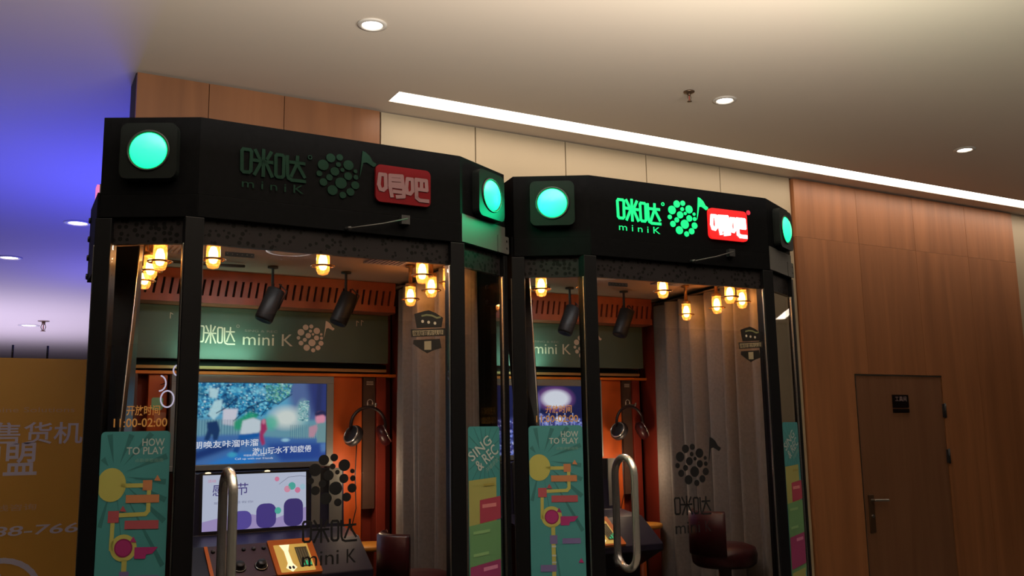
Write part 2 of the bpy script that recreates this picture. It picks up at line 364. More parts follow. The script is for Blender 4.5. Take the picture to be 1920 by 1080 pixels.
# ------------------------------------------------------------------ booths
W, CX, CY = .8726, .2532, .1363
ZT, ZB = 2.6, 2.2922
DEP = 1.56
def sh(y): return .1*max(0, y-CY)
A0, A1, A2, A3 = (-CX, CY), (0, 0), (W, 0), (W+CX, CY)
A4, A5 = (W+CX+sh(DEP), DEP), (-CX+sh(DEP), DEP)
FOOT = [A0, A1, A2, A3, A4, A5]
def frame(o, u, off=0.):       # surface frame: u along the face, v up, n outward
    u = Vector((u[0], u[1], 0)).normalized(); n = u.cross(Vector((0, 0, 1)))
    Mx = Matrix((u, (0, 0, 1), n)).transposed().to_4x4(); Mx.translation = Vector((o[0], o[1], 0))+n*off
    return Mx
FL = lambda off=0.: frame(A0, (CX, -CY), off)
FF = lambda off=0.: frame(A1, (1, 0), off)
FR = lambda off=0.: frame(A2, (CX, CY), off)
LC = math.hypot(CX, CY)
def offs(poly, d):             # inset of the footprint's front three edges (approx.) used for inner plates
    return [(A0[0]+d, A0[1]+d*.4), (A1[0]+d*.25, d), (A2[0]-d*.25, d), (A3[0]-d, A3[1]+d*.4), (A4[0]-d, DEP-d), (A5[0]+d, DEP-d)]
DOTM = mat('transom_film', (.016, .014, .016), .5, spec=.1)
def dotted():
    m = DOTM; nt = m.node_tree; b_ = nt.nodes['Principled BSDF']
    tc = nt.nodes.new('ShaderNodeTexCoord'); vo = nt.nodes.new('ShaderNodeTexVoronoi'); vo.inputs['Scale'].default_value = 55; vo.inputs['Randomness'].default_value = .7
    cr = nt.nodes.new('ShaderNodeValToRGB'); cr.color_ramp.interpolation = 'CONSTANT'
    cr.color_ramp.elements[0].color = (.003, .003, .003, 1); cr.color_ramp.elements[1].color = (.016, .0135, .015, 1); cr.color_ramp.elements[1].position = .38
    nt.links.new(tc.outputs['Object'], vo.inputs['Vector']); nt.links.new(vo.outputs['Distance'], cr.inputs[0]); nt.links.new(cr.outputs[0], b_.inputs['Base Color'])
dotted()
GREEN = mat('green_lens', (.1, .5, .35), .25, emit=(.010, 2.6, .60), es=1.0)
GLET = emi('green_letters', (.004, 1.25, .30), 1.0)
GLETDIM = mat('unlit_green_letters', '#0b2a20', .6, spec=.1)
BULB = emi('bulb_glow', (1., .58, .24), 30.)
SCREEN_SIDE = {1: 'left', 2: 'right'}


import numpy as np
def blur(a, r):
    for ax in (0, 1):
        for _ in range(2):
            k = int(max(1, r)); p = np.concatenate([np.repeat(a.take([0], ax), k, ax), a, np.repeat(a.take([-1], ax), k, ax)], ax)
            c = np.cumsum(p, ax); z = np.zeros_like(c.take([0], ax)); c = np.concatenate([z, c], ax); n = a.shape[ax]
            a = (c.take(range(2*k+1, 2*k+1+n), ax)-c.take(range(0, n), ax))/(2*k+1)
    return a
class Paint:
    """a small picture shown by a screen, painted in close-up pixels (x0..x1, y0..y1)"""
    def __init__(s, x0, y0, x1, y1, w, h, col):
        s.w, s.h = w, h; gx, gy = np.meshgrid(np.linspace(x0, x1, w), np.linspace(y0, y1, h)); s.x, s.y = gx, gy
        s.a = np.zeros((h, w, 3)); s.a[:] = lin(col); s.r = np.random.RandomState(5)
    def mix(s, m, col): s.a = s.a*(1-m[..., None])+np.array(lin(col))*m[..., None]
    def poly(s, pts, col, soft=1, op=1.):
        m = np.zeros_like(s.x, bool); n = len(pts)
        for i in range(n):
            (xa, ya), (xb, yb) = pts[i], pts[(i+1) % n]
            c = ((ya > s.y) != (yb > s.y)); 
            with np.errstate(all='ignore'): m ^= c & (s.x < (xb-xa)*(s.y-ya)/((yb-ya) or 1e-9)+xa)
        s.mix(blur(m.astype(float), soft*.45)*op, col)
    def blob(s, x, y, rx, ry, col, op=1., hard=1.):
        s.mix(np.clip((1-np.sqrt(((s.x-x)/rx)**2+((s.y-y)/ry)**2))*1.6*hard, 0, 1)*op, col)
    def leaves(s, pts, cols, n, r0, r1):
        m = np.zeros_like(s.x, bool); k = len(pts)
        for i in range(k):
            (xa, ya), (xb, yb) = pts[i], pts[(i+1) % k]; c = ((ya > s.y) != (yb > s.y)); m ^= c & (s.x < (xb-xa)*(s.y-ya)/((yb-ya) or 1e-9)+xa)
        ys, xs = np.nonzero(m)
        for _ in range(n):
            i = s.r.randint(len(ys)); cx, cy = s.x[ys[i], xs[i]], s.y[ys[i], xs[i]]; r = s.r.uniform(r0, r1)
            s.blob(cx, cy, r, r*s.r.uniform(.5, 1.), cols[s.r.randint(len(cols))], s.r.uniform(.5, 1.))
    def line(s, pts, wd, col, op=1.):
        for (xa, ya), (xb, yb) in zip(pts, pts[1:]):
            L2 = (xb-xa)**2+(yb-ya)**2 or 1; t = np.clip(((s.x-xa)*(xb-xa)+(s.y-ya)*(yb-ya))/L2, 0, 1)
            d = np.hypot(s.x-xa-t*(xb-xa), s.y-ya-t*(yb-ya)); s.mix(np.clip(1.5-d/wd, 0, 1)*op, col)
def video_park():
    p = Paint(55, 140, 1310, 860, 250, 142, '#4f8fc0')
    p.poly([(55, 140), (1310, 140), (1310, 470), (55, 470)], '#62b4d8', 8)
    p.poly([(900, 120), (1330, 120), (1330, 700), (980, 700), (1010, 420)], '#5a74a8', 14); p.poly([(1120, 120), (1330, 120), (1330, 430), (1180, 420)], '#33407e', 12)
    p.poly([(40, 460), (1330, 480), (1330, 650), (40, 640)], '#6fa6b8', 6)
    p.blob(940, 455, 190, 130, '#e4efe8', 1.); p.blob(1090, 410, 80, 150, '#a8dcd8', .7); p.blob(800, 500, 90, 90, '#58c8a8', .8)
    fol = [(55, 140), (985, 140), (960, 250), (830, 330), (720, 420), (560, 460), (470, 370), (330, 420), (55, 470)]
    p.leaves(fol, ['#0f4d86', '#1a6aa6', '#17597e', '#2b8cc0'], 700, 14, 34); p.leaves(fol, ['#37a8d8', '#58c4ea', '#8be0f4', '#1f78b0', '#0c3f70'], 900, 8, 22); p.leaves(fol, ['#d8f6fc', '#9ce8f8', '#0e4a7a', '#44b8e0'], 420, 5, 14)
    for x_, y_, rx_, ry_, c_, o_ in ((430, 300, 90, 60, '#103f74', .6), (620, 380, 70, 50, '#12486e', .6), (700, 210, 100, 45, '#8fe0f4', .55), (500, 200, 90, 40, '#6fd0ec', .5), (180, 220, 60, 70, '#1c7090', .6), (150, 400, 50, 50, '#15608a', .6)): p.blob(x_, y_, rx_, ry_, c_, o_)
    p.leaves([(740, 150), (985, 140), (960, 260), (830, 330), (760, 300)], ['#3f9a90', '#6cc4a4', '#2a7a84', '#a8e4cc'], 260, 6, 15)
    p.leaves([(1050, 300), (1145, 300), (1145, 490), (1050, 480)], ['#d8f4ec', '#6ab4b4', '#3f8090', '#b0e8e0'], 200, 5, 12)
    for c in ([(250, 180), (335, 200), (320, 280), (255, 270)], [(300, 300), (365, 290), (360, 400), (300, 470), (250, 420)]): p.poly(c, '#c8f0f6', 3, .9)
    p.poly([(375, 375), (505, 372), (480, 525), (375, 510)], '#e4e2ee', 2, .95)
    p.line([(470, 480), (600, 360), (740, 300), (860, 330), (985, 240)], 5, '#123a60', .8); p.line([(320, 410), (420, 350), (470, 290)], 5, '#123a60', .8); p.line([(710, 440), (770, 350), (800, 300)], 4, '#123a60', .8); p.line([(1250, 140), (1235, 420)], 26, '#2c355f', .7)
    for k in range(34): p.line([(140+k*12, 470), (140+k*12, 612)], 3, '#44708e' if k % 2 else '#86b4c4', .6)
    for k in range(28): p.line([(980+k*9, 525), (980+k*9, 650)], 2.5, '#9cc4bc' if k % 2 else '#3f6a80', .6)
    p.poly([(470, 490), (610, 400), (690, 425), (600, 560), (480, 560)], '#26a878', 5, .9)
    p.poly([(40, 615), (500, 600), (900, 640), (1330, 660), (1330, 880), (40, 880)], '#4a78b8', 5); p.poly([(40, 780), (300, 690), (540, 690), (320, 770), (40, 860)], '#213f80', 7); p.poly([(200, 880), (480, 770), (760, 760), (620, 880)], '#2f86d8', 9); p.poly([(760, 690), (1330, 690), (1330, 850), (900, 850)], '#2c4fa0', 9)
    p.poly([(1330, 770), (1270, 780), (1260, 700), (1330, 690)], '#6fa0d8', 6, .6)
    p.poly([(240, 490), (330, 478), (356, 560), (338, 645), (300, 655), (290, 590), (262, 655), (222, 645), (248, 560)], '#1f3f70', 2)
    p.poly([(548, 480), (640, 452), (705, 478), (715, 560), (690, 592), (600, 606), (528, 600)], '#d4e4ec', 3); p.poly([(515, 606), (700, 588), (722, 622), (560, 655), (515, 645)], '#1c64b4', 2); p.poly([(505, 645), (560, 645), (518, 760), (465, 775)], '#27549a', 3); p.blob(465, 780, 55, 32, '#49b4d8', .9)
    p.poly([(712, 480), (750, 465), (768, 560), (735, 610), (752, 690), (725, 705), (700, 640)], '#b03a6c', 2); p.blob(735, 490, 22, 32, '#d890a8', .9)
    p.blob(1258, 465, 58, 78, '#ec9cb4', 1., 1.6); p.poly([(1205, 415), (1262, 385), (1330, 410), (1330, 455), (1280, 430), (1212, 445)], '#2c2f58', 3); p.poly([(1225, 510), (1330, 500), (1330, 690), (1225, 690)], '#7aa4a8', 4); p.poly([(1150, 545), (1225, 520), (1232, 560), (1200, 640), (1150, 640)], '#d09aac', 3, .9)
    p.blob(935, 660, 50, 22, '#a8dcf0', .9)
    return p.a
def video_stage():
    p = Paint(.235, -1.878, .858, -1.528, 220, 124, '#1c2350')
    p.blob(.61, -1.812, .13, .075, '#b06ac0', .8); p.blob(.612, -1.812, .10, .055, '#e8eef8', 1., 1.8); p.blob(.455, -1.79, .075, .085, '#9098d8', .9); p.blob(.44, -1.79, .05, .06, '#eef0ff', 1.)
    p.poly([(.2, -1.50), (.9, -1.50), (.9, -1.70), (.62, -1.71), (.52, -1.735), (.2, -1.70)], '#39407c', 6)
    box = [(.24, -1.53), (.855, -1.53), (.855, -1.70), (.60, -1.715), (.52, -1.73), (.24, -1.70)]
    p.leaves(box, ['#20265e', '#5a6ab8', '#7f90e0', '#3a2f70'], 700, .008, .018); p.leaves(box, ['#d9e0ff', '#8fa4ff', '#b0a0d8', '#161a48'], 900, .003, .008)
    for k in range(12): x = .46+k*.024; p.line([(x, -1.66), (x+.014*(-1)**k, -1.735)], .0016, '#c4ccf4', .8)
    p.blob(.63, -1.705, .03, .018, '#f4f4ff', 1.)
    return p.a
def picture(name, fn, u0, v0, u1, v1):
    a = fn(); h, w = a.shape[:2]
    vs_ = [(u0+(u1-u0)*i/(w-1), 1.3565, v1+(v0-v1)*j/(h-1)) for j in range(h) for i in range(w)]
    fs_ = [(j*w+i, (j+1)*w+i, (j+1)*w+i+1, j*w+i+1) for j in range(h-1) for i in range(w-1)]
    me = bpy.data.meshes.new(name); me.from_pydata(vs_, [], fs_); me.update()
    ca = me.color_attributes.new('picture', 'FLOAT_COLOR', 'POINT')
    ca.data.foreach_set('color', np.concatenate([a.reshape(-1, 3), np.ones((h*w, 1))], 1).astype(np.float32).ravel())
    if 'video_display' not in _M:
        m = bpy.data.materials.new('video_display'); m.use_nodes = True; _M['video_display'] = m; nt = m.node_tree; b_ = nt.nodes['Principled BSDF']
        b_.inputs['Base Color'].default_value = (0, 0, 0, 1); b_.inputs['Emission Strength'].default_value = 1.; b_.inputs['Roughness'].default_value = .3
        at = nt.nodes.new('ShaderNodeVertexColor'); at.layer_name = 'picture'; nt.links.new(at.outputs[0], b_.inputs['Emission Color'])
    me.materials.append(_M['video_display']); o = bpy.data.objects.new(name, me); COL.objects.link(o); return o
def E(h, s=1.): return emi('glow_%s_%g' % (h, s), h, s)

def poster_left(P, m):
    """HOW TO PLAY sheet: u 0..0.195, v downwards from the top"""
    w = .195; H = 1.02; k = w/383
    T = pr('#3f868c'); TD = pr('#2f6c70'); YE = pr('#a9a85a'); OR = pr('#b07550'); RE = pr('#a04a56'); MA = pr('#982a6c'); PU = pr('#6c6296'); WH = pr('#a9b8b8')
    P.rect(0, -H, w, 0, T, 0, .012)
    q = lambda x, y: ((x-62)*k, -(y-65)/1919)
    for a in ((100, 8), (128, 8), (190, 10), (228, 9), (255, 7), (278, 6), (300, 14), (318, 10), (334, 10), (352, 9), (20, 12), (50, 10), (70, 9)):
        th = math.radians(a[0]); c = q(150, 300)
        p = []
        for t_ in [i*.004 for i in range(8, 300)]:
            x = c[0]+t_*math.cos(th); y = c[1]+t_*math.sin(th)
            if .006 < x < w-.006 and -H+.02 < y < -.006: p.append((x, y))
        if len(p) > 3: 
            (x0, y0), (x1, y1) = p[0], p[-1]; d = math.hypot(x1-x0, y1-y0); nx, ny = -(y1-y0)/d, (x1-x0)/d
            c_ = lambda v_, lo, hi: max(lo, min(hi, v_))
            P.poly([(x0, y0), (c_(x1+nx*.008, .002, w-.002), c_(y1+ny*.008, -H, -.002)), (c_(x1-nx*.008, .002, w-.002), c_(y1-ny*.008, -H, -.002))], TD, 1)
    a = q(292, 145); c = q(415, 105); P.text('HOW', a[0], a[1], c[0], c[1], WH, 3, bold=.012)
    a = q(207, 190); c = q(415, 150); P.text('TO PLAY', a[0], a[1], c[0], c[1], WH, 3, bold=.012)
    a = q(255, 232); c = q(412, 212); P.text('点歌录歌指南', a[0], a[1], c[0], c[1], pr('#6f9a94'), 3)
    cx, cy = q(132, 350); P.poly([(max(.001, cx+.041*math.cos(t_*math.pi/12)), cy+.047*math.sin(t_*math.pi/12)) for t_ in range(24)], YE, 2)
    P.stroke([q(190, 355), q(340, 355), q(340, 490), q(325, 507), q(150, 512), q(147, 690)], .0115, YE, 2)
    cx, cy = q(214, 683); P.disc(cx, cy, .037, YE, 2); P.disc(cx, cy, .0255, pr('#7c1a50'), 3); P.disc(cx, cy, .0215, MA, 4)
    P.stroke([q(222, 755), q(224, 1900)], .014, YE, 2)
    for (x0, y0, x1, y1, m_) in ((215, 405, 398, 447, OR), (305, 328, 356, 382, OR), (215, 540, 400, 585, RE), (122, 488, 182, 550, RE), (285, 826, 412, 862, PU), (198, 805, 250, 862, PU), (130, 1000, 240, 1045, PU), (250, 1180, 420, 1230, MA), (120, 1330, 300, 1380, OR), (230, 1500, 410, 1550, RE), (130, 1660, 300, 1710, PU)):
        a = q(x0, y1); c = q(x1, y0); P.rect(a[0], a[1], c[0], c[1], m_, 3)
    P.poly([q(275, 680), q(402, 680), q(372, 715), q(340, 718), q(335, 740), q(275, 740)], MA, 3)
    for (x, y, m_) in ((384, 318, OR), (202, 478, RE), (266, 640, MA), (412, 975, MA)): a = q(x, y); P.poly([(a[0]-.009, a[1]-.006), (a[0]+.010, a[1]-.008), (a[0], a[1]+.009)], m_, 4)
    for y in (885, 945, 990): a = q(210, y); P.rect(a[0], a[1], a[0]+.015, a[1]+.006, WH, 4)
def poster_right(P, m):
    """SING & REC sheet"""
    w = .195; H = 1.02; k = w/213; s_ = .4955/993
    T = pr('#3b858c'); TD = pr('#306f74'); YE = pr('#989658'); RE = pr('#9c3850'); G = pr('#5f8c60'); MA = pr('#8e3064'); WH = pr('#a9b4b6')
    P.rect(0, -H, w, 0, T, 0, .012)
    q = lambda x, y: ((x-55)*k, -(y-82)*s_)
    c = q(165, 270)
    for a in range(0, 360, 20):
        th = math.radians(a+7); p = []
        for i in range(14, 60):
            x = c[0]+i*.003*math.cos(th); y = c[1]+i*.003*math.sin(th)
            if .004 < x < w-.004 and -.185 < y < -.004: p.append((x, y))
        if len(p) > 2: P.stroke([p[0], p[-1]], .004, TD, 1)
    Pm = P.X
    P.X = Pm @ Matrix.Translation((q(150, 262)[0], q(150, 262)[1], 0)) @ Matrix.Rotation(math.radians(27), 4, 'Z')
    P.text('SING', -.078, .004, .062, .042, WH, 3, bold=.012, shear=-.4); P.text('& REC', -.055, -.046, .082, -.003, WH, 3, bold=.012, shear=-.4); P.text('开唱录歌', -.01, -.072, .075, -.055, pr('#7fa5a2'), 3)
    P.X = Pm
    def r(x0, y0, x1, y1, m_, l=2, rise=0):
        a = q(x0, y1); c_ = q(x1, y0); P.poly([(a[0], a[1]), (c_[0], a[1]+rise), (c_[0], c_[1]+rise), (a[0], c_[1])], m_, l)
    r(56, 440, 240, 740, YE, 2, .004); r(125, 575, 267, 728, RE, 4, .006); r(57, 735, 267, 1015, G, 3, .005); r(60, 1000, 262, 1250, MA, 5, .006); r(57, 1015, 267, 1300, G, 2)
    r(70, 1280, 250, 1500, YE, 3, .004); r(100, 1480, 262, 1700, RE, 4, .004); r(57, 1700, 230, 2040, G, 3)
    for x0, y0, x1, y1, cc in ((140, 605, 235, 630, '#c77a80'), (80, 775, 190, 795, '#7fa773'), (80, 920, 180, 940, '#7fa773'), (145, 1020, 240, 1045, '#c47aa0'), (150, 470, 225, 485, '#8f8640')): r(x0, y0, x1, y1, pr(cc), 6)

def build_booth(idx, bx, by, ang):
    side = SCREEN_SIDE[idx]; lit = idx == 2
    R0 = Matrix.Translation((bx, by, 0)) @ Matrix.Rotation(ang, 4, 'Z')
    def wp(p): return R0 @ Vector(p)
    root = thing('karaoke_booth', {1: 'black glass karaoke booth on the left with an unlit header sign', 2: 'black glass karaoke booth on the right with a glowing green header sign'}[idx], 'karaoke booth', (bx, by, 0), ang, 'twin glass karaoke booths')
    MB().prism(FOOT, 0, .12, BLACK).build('base', root, bevel=.004)
    # header: solid roof with a fascia skirt
    b = MB(); b.prism(FOOT, 2.362, ZT, BLACK)
    th = .025
    for F, L in ((FL(-th), LC), (FF(-th), W), (FR(-th), LC)): b.box((0, ZB, 0), (L, 2.362, th), BLACK, F)
    b.prism([A0, (A0[0]+th, A0[1]), (A5[0]+th, A5[1]), A5], ZB, 2.362, BLACK); b.prism([(A3[0]-th, A3[1]), A3, A4, (A4[0]-th, A4[1])], ZB, 2.362, BLACK)
    header = b.build('header', root, bevel=.002)
    b = MB(); b.prism(offs(FOOT, .03), 2.346, 2.360, CEILIN); b.build('ceiling_lining', root)
    # sign on the header
    m = GLET if lit else GLETDIM
    P = Print(FF(.001)); wordmark(P, .122, 2.430, .322, 2.528, .0105, m, 0, .003)
    P.text('m i n i K', .126, 2.398, .318, 2.424, m, 0, thick=.003); P.stroke([(.337+.006*math.cos(i*.7), 2.520+.006*math.sin(i*.7)) for i in range(9)], .003, m, 0, True, .003); P.build('sign_letters', header)
    P = Print(FF(.001)); ball(P, .431, 2.472, .073, m, 0, .003); P.build('dot_emblem', header)
    P = Print(FF(.001))
    if lit:
        P.rect(.556, 2.400, .754, 2.526, mat('red_sign_lit', '#8a0c10', .4, emit='#ff2222', es=.95), 0, .018, .012)
        WHE = emi('white_letters_lit', (1, .9, .82), 4.)
    else:
        P.rect(.556, 2.400, .754, 2.526, mat('red_sign', '#620711', .5, spec=.1), 0, .018, .012); WHE = pr('#735057')
    P.build('red_sign_plate', header, bevel=.002)
    P = Print(FF(.0142), .0004); x0, z0 = .566, 2.418
    wl = .0125 if not lit else .015
    def st(*p, cl=False): P.stroke([(x0+a*.178, z0+c*.078) for a, c in p], wl, WHE, 0, cl, .001)
    st((.03, .30), (.0, .5), (.02, .95), (.13, .95), (.14, .4), (.09, .28), cl=True)
    st((.22, .95), (.46, .98), (.48, .62), (.22, .58), (.22, .95)); st((.22, .78), (.46, .80)); st((.26, .05), (.22, .5), (.5, .5), (.5, .1), (.36, .05)); st((.30, .28), (.46, .28))
    st((.57, .28), (.55, .5), (.57, .9), (.67, .9), (.68, .4), (.63, .26), cl=True)
    st((.76, .12), (.75, .92), (.96, .92), (.97, .5), (.78, .5)); st((.86, .92), (.86, .5)); st((.76, .12), (.82, .02), (1.0, .02))
    P.build('sign_characters', header)
    if lit:
        P = Print(FF(.001)); P.disc(.772, 2.527, .010, emi('red_dot_lit', '#ff3048', .8), 0, thick=.003); P.build('trademark_dot', header)
    # green corner lamps: housing with a domed lens
    for F, u in ((FL(), .146), (FR(), .156)):
        h = Print(F @ Matrix.Translation((u, 2.487, .001))); h.rect(-.083, -.085, .083, .085, HOUS, 0, .022, .030); ho = h.build('corner_lamp', root, bevel=.008)
        l = MB(F @ Matrix.Translation((u, 2.487, .029))); l.lathe([(.0, .020), (.02, .0185), (.04, .013), (.052, .006), (.057, 0)][::-1], GREEN, 40); l.build('lens', ho)
        ll = lamp('lens_light', 'AREA', (0, 0, 0), 3.4, (.004, 1, .38), .09, parent=root); ll.data.shape = 'DISK'
        ll.matrix_local = F @ Matrix.Translation((u, 2.487, .052)) @ Matrix.Rotation(math.pi, 4, 'X')
        l = MB(F @ Matrix.Translation((u, 2.487, .0315))); l.torus(.060, .0035, DARK, 36); l.build('bezel', ho)
    # brackets and bolts
    b = MB(); b.prism([(-CX-.006, .145), (-CX+.004, .145), (-CX+.026, .385), (-CX-.002, .385)], 2.135, 2.37, BLACK); br = b.build('side_bracket', root, bevel=.002)
    for z in (2.15, 2.21, 2.27, 2.33): MB(Matrix.Translation((-CX-.003, .365, z)) @ Matrix.Rotation(-math.pi/2, 4, 'Y')).lathe([(.010, 0), (.009, .005), (0, .006)], DARK, 10).build('bolt', br)
    BGR = mat('bracket_grey', (.075, .074, .073), .5, spec=.2)
    P = Print(FR(.0005)); P.rect(.006, 2.297, LC-.002, 2.396, BGR, 0, 0, .002); P.build('corner_plate', root)
    P = Print(FR(.0005)); P.rect(LC-.055, 2.297, LC+.020, 2.362, BGR, 0, .006, .004); br = P.build('corner_bracket', root)
    for u, z in ((LC+.006, 2.345), (LC+.006, 2.318)): 
        P = Print(FR(.0046)); P.disc(u, z, .004, DARK, 0, thick=.002, n=12); P.build('bolt', br)
    # transom under the header and posts
    b = MB()
    for F, L in ((FL(-.03), LC), (FF(-.03), W), (FR(-.03), LC)): b.box((.0, 2.214, 0), (L, ZB-.001, .014), DOTM, F)
    b.build('transom', root)
    def post(name, F, u0, u1, d0, d1, z1=ZB-.002):
        b = MB(); b.box((u0, .121, d0), (u1, z1, d1), POST, F); b.box((u0-.004, .121, d1-.012), (u0, z1-.08, d1-.004), STEEL, F); b.build(name, root, bevel=.003)
    post('front_post', FF(), -.034, .020, -.045, .004); post('front_post', FF(), .833, .886, -.045, .004)
    post('corner_post', FL(), -.010, .038, -.045, .002); post('corner_post', FR(), LC-.012, LC+.012, -.022, .002)
    for a, c in ((A5, 1), (A4, -1)): b = MB(); b.box((min(a[0], a[0]+c*.05), DEP-.05, .121), (max(a[0], a[0]+c*.05), DEP, ZB-.002), POST); b.build('rear_post', root)
    # glass
    MB().box((.040, .125, -.016), (.250, 2.213, -.008), GLASS, FL()).build('glass_panel', root)
    MB().box((.016, .125, -.016), (LC-.014, 2.213, -.008), GLASS, FR()).build('glass_panel', root)
    for a in (-1, 1):
        x = A0[0] if a < 0 else A3[0]; y0, y1 = CY+.022, .40
        MB().add([(x+sh(y0)-a*.012, y0, .125), (x+sh(y1)-a*.012, y1, .125), (x+sh(y1)-a*.012, y1, ZB), (x+sh(y0)-a*.012, y0, ZB)], [(0, 1, 2, 3)], GLASS).build('side_glass', root)
    for a, c in ((A0, A5), (A3, A4)):
        sg = 1 if a is A0 else -1; x = a[0]; y0 = .40
        b = MB(); b.prism([(x+sh(y0), y0), (x+sh(y0)+sg*.025, y0), (x+sh(DEP-.05)+sg*.025, DEP-.051), (x+sh(DEP-.05), DEP-.051)][::(1 if sg > 0 else -1)], .121, ZB-.001, BLACK); b.build('side_wall', root)
    # dark inner panel behind the left corner glass
    b = MB()
    q = [(-.118, .275, 2.245), (-.172, .118, 1.62), (-.172, .118, .122), (-.222, .20, .122), (-.222, .20, 1.62), (-.205, .34, 2.245)]
    q2 = [(x+.012, y+.012, z) for x, y, z in q]; n = len(q)
    b.add(q+q2, [tuple(range(n)), tuple(range(2*n-1, n-1, -1))]+[(i, n+i, n+(i+1) % n, (i+1) % n) for i in range(n)], mat('inner_panel_dark', (.018, .018, .022), .35)); ip = b.build('inner_panel', root)
    MB().tube([(-.119, .272, 2.243), (-.173, .115, 1.62), (-.173, .115, .13)], .0022, STEEL, 6).build('edge_trim', ip)
    # door leaf with handle and decals
    dr = MB().box((.024, .128, -.018), (.829, 2.211, -.008), GLASS, FF()).build('door', root)
    zc = 1.35; hh = .197; ry = .062; hp = []
    for k in range(13): a = math.pi*k/12; hp.append((.114, ry*-math.cos(a), zc+hh-ry+ry*math.sin(a)))
    for k in range(13): a = math.pi*k/12; hp.append((.114, ry*math.cos(a), zc-hh+ry-ry*math.sin(a)))
    b = MB(); b.tube(hp, .0135, CHROME, 16, True); b.build('pull_handle', dr)
    DK = mat('decal_black', (.004, .004, .006), .5)
    P = Print(FF(-.0065), .0004); ball(P, .429, 1.510, .080, DK, flag=(idx == 2)); P.build('dot_decal', dr); P = Print(FF(-.0065), .0004); wordmark(P, .338, 1.318, .508, 1.398, .0068, DK)
    P.build('wordmark_decal', dr); P = Print(FF(-.0065), .0004); P.text('mini', .338, 1.259, .452, 1.300, DK, 0); P.build('name_decal', dr); P = Print(FF(-.0065), .0004); P.text('K', .477, 1.259, .507, 1.300, DK, 0); P.build('name_decal', dr)
    P = Print(FF(-.0065), .0004); BR = mat('shield_dark', '#17110d', .5); GY = pr('#8d7f66'); 
    sx = lambda x: .755+(x-600)/9*.00190; sz = lambda y: 1.980-(y-480)/9*.00183
    sp = lambda *p: [(sx(a), sz(c)) for a, c in p]
    P.poly(sp((350, 200), (500, 150), (600, 125), (720, 165), (850, 240), (820, 400), (390, 430)), BR, 0)
    P.stroke(sp((480, 225), (560, 205), (650, 210), (740, 245), (800, 230)), .006, pr('#6f6f4c'), 1)
    for x, y in ((492, 315), (595, 325), (705, 335)): P.disc(sx(x), sz(y), .0052, pr('#b8ab98'), 1, n=10)
    P.poly(sp((290, 455), (890, 412), (885, 535), (300, 580)), BR, 0); P.poly(sp((318, 475), (850, 437), (846, 520), (326, 560)), GY, 1)
    P.text('咪哒官方认证', sx(335), sz(545), sx(840), sz(462), BR, 2, bold=.012, rise=.007)
    P.poly(sp((340, 625), (790, 590), (820, 740), (690, 780), (570, 835), (450, 770), (330, 690)), BR, 0); P.poly(sp((520, 640), (640, 630), (640, 775), (520, 780)), GY, 1); P.build('shield_decal', dr)
    # opening hours lettering above the left poster
    P = Print(FL(-.0065), .0004); AM = mat('hours_amber', '#d9a057', .6)
    P.text('开放时间', .105, 1.711, .200, 1.740, AM, 0, bold=.012); P.text('11:00-02:00', .070, 1.678, .222, 1.703, AM, 0, bold=.012); P.build('opening_hours', root)
    # door closer
    b = MB(); b.box((.33, 2.225, -.075), (.52, 2.268, -.032), DARK, FF()); b.build('closer_body', root, bevel=.004)
    b = MB(); b.tube([(.47, 2.300, .018), (.58, 2.325, .022), (.668, 2.352, .018)], .0026, mat('closer_arm_grey', (.05, .05, .05), .45), 8, X=FF()); b.box((.645, 2.332, .0005), (.675, 2.362, .020), DARK, FF()); b.tube([(.46, 2.30, .001), (.47, 2.30, .02)], .006, DARK, 8, X=FF()); b.build('closer_arm', root)
    P = Print(FF(-.029)); P.rect(.09, 2.186, .178, 2.200, DARK, 0); P.text('. . . . . .', .095, 2.192, .172, 2.195, pr('#8a7a68'), 1); P.build('warning_tag', root)
    # back wall and inner panelling
    MB().box((A5[0]+.05, DEP-.10, .121), (A4[0]-.05, DEP-.06, 2.345), RED).build('back_wall', root)
    for a, sg in ((A3, -1), (A0, 1)):
        x = a[0]+sg*.0265; y0, y1 = 1.262, 1.455; o_ = [(x+sh(y0), y0), (x+sh(y1), y1), (x+sh(y1)+sg*.008, y1), (x+sh(y0)+sg*.008, y0)]
        MB().prism(o_[::sg], .3, 2.340, RED).build('side_lining', root)
    b = MB(); b.box((.900, 1.40, .3), (1.050, 1.459, 1.915), ORANGE); b.build('orange_panel', root, bevel=.003); b = MB(); b.box((.090, 1.40, .3), (.168, 1.459, 1.915), ORANGE); b.build('orange_panel', root, bevel=.003)
    b = MB(); b.box((1.118, 1.385, .3), (1.165, 1.459, 1.915), RED); b.build('side_column', root, bevel=.002); b = MB(); b.box((.02, 1.385, .3), (.045, 1.459, 1.915), mat('brown_column', '#5d3a30', .5)); b.build('side_column', root, bevel=.002)
    hpn = MB().box((1.053, 1.392, 1.3), (1.112, 1.459, 1.914), mat('headphone_plate', '#4a342a', .5)).build('headphone_plate', root)
    P = Print(frame((0, 1.3905), (1, 0)), .0006); Wm = pr('#d8c8b8')
    for z in (1.878, 1.885, 1.892): P.rect(1.068, z, 1.102, z+.003, Wm, 0)
    P.stroke([(1.086+.013*math.cos(math.radians(a)), 1.795+.013*math.sin(math.radians(a))) for a in range(0, 181, 20)], .003, Wm, 0)
    P.rect(1.071, 1.780, 1.077, 1.795, Wm, 0); P.rect(1.096, 1.780, 1.102, 1.795, Wm, 0); P.build('headphone_icon', hpn)
    P = Print(frame((0, 1.3985), (1, 0)), .0006); P.rect(.105, 1.762, .152, 1.815, pr('#8fc08a'), 0, .008); P.rect(.118, 1.71, .166, 1.752, pr('#d98a60'), 0, .006); P.build('price_stickers', root)
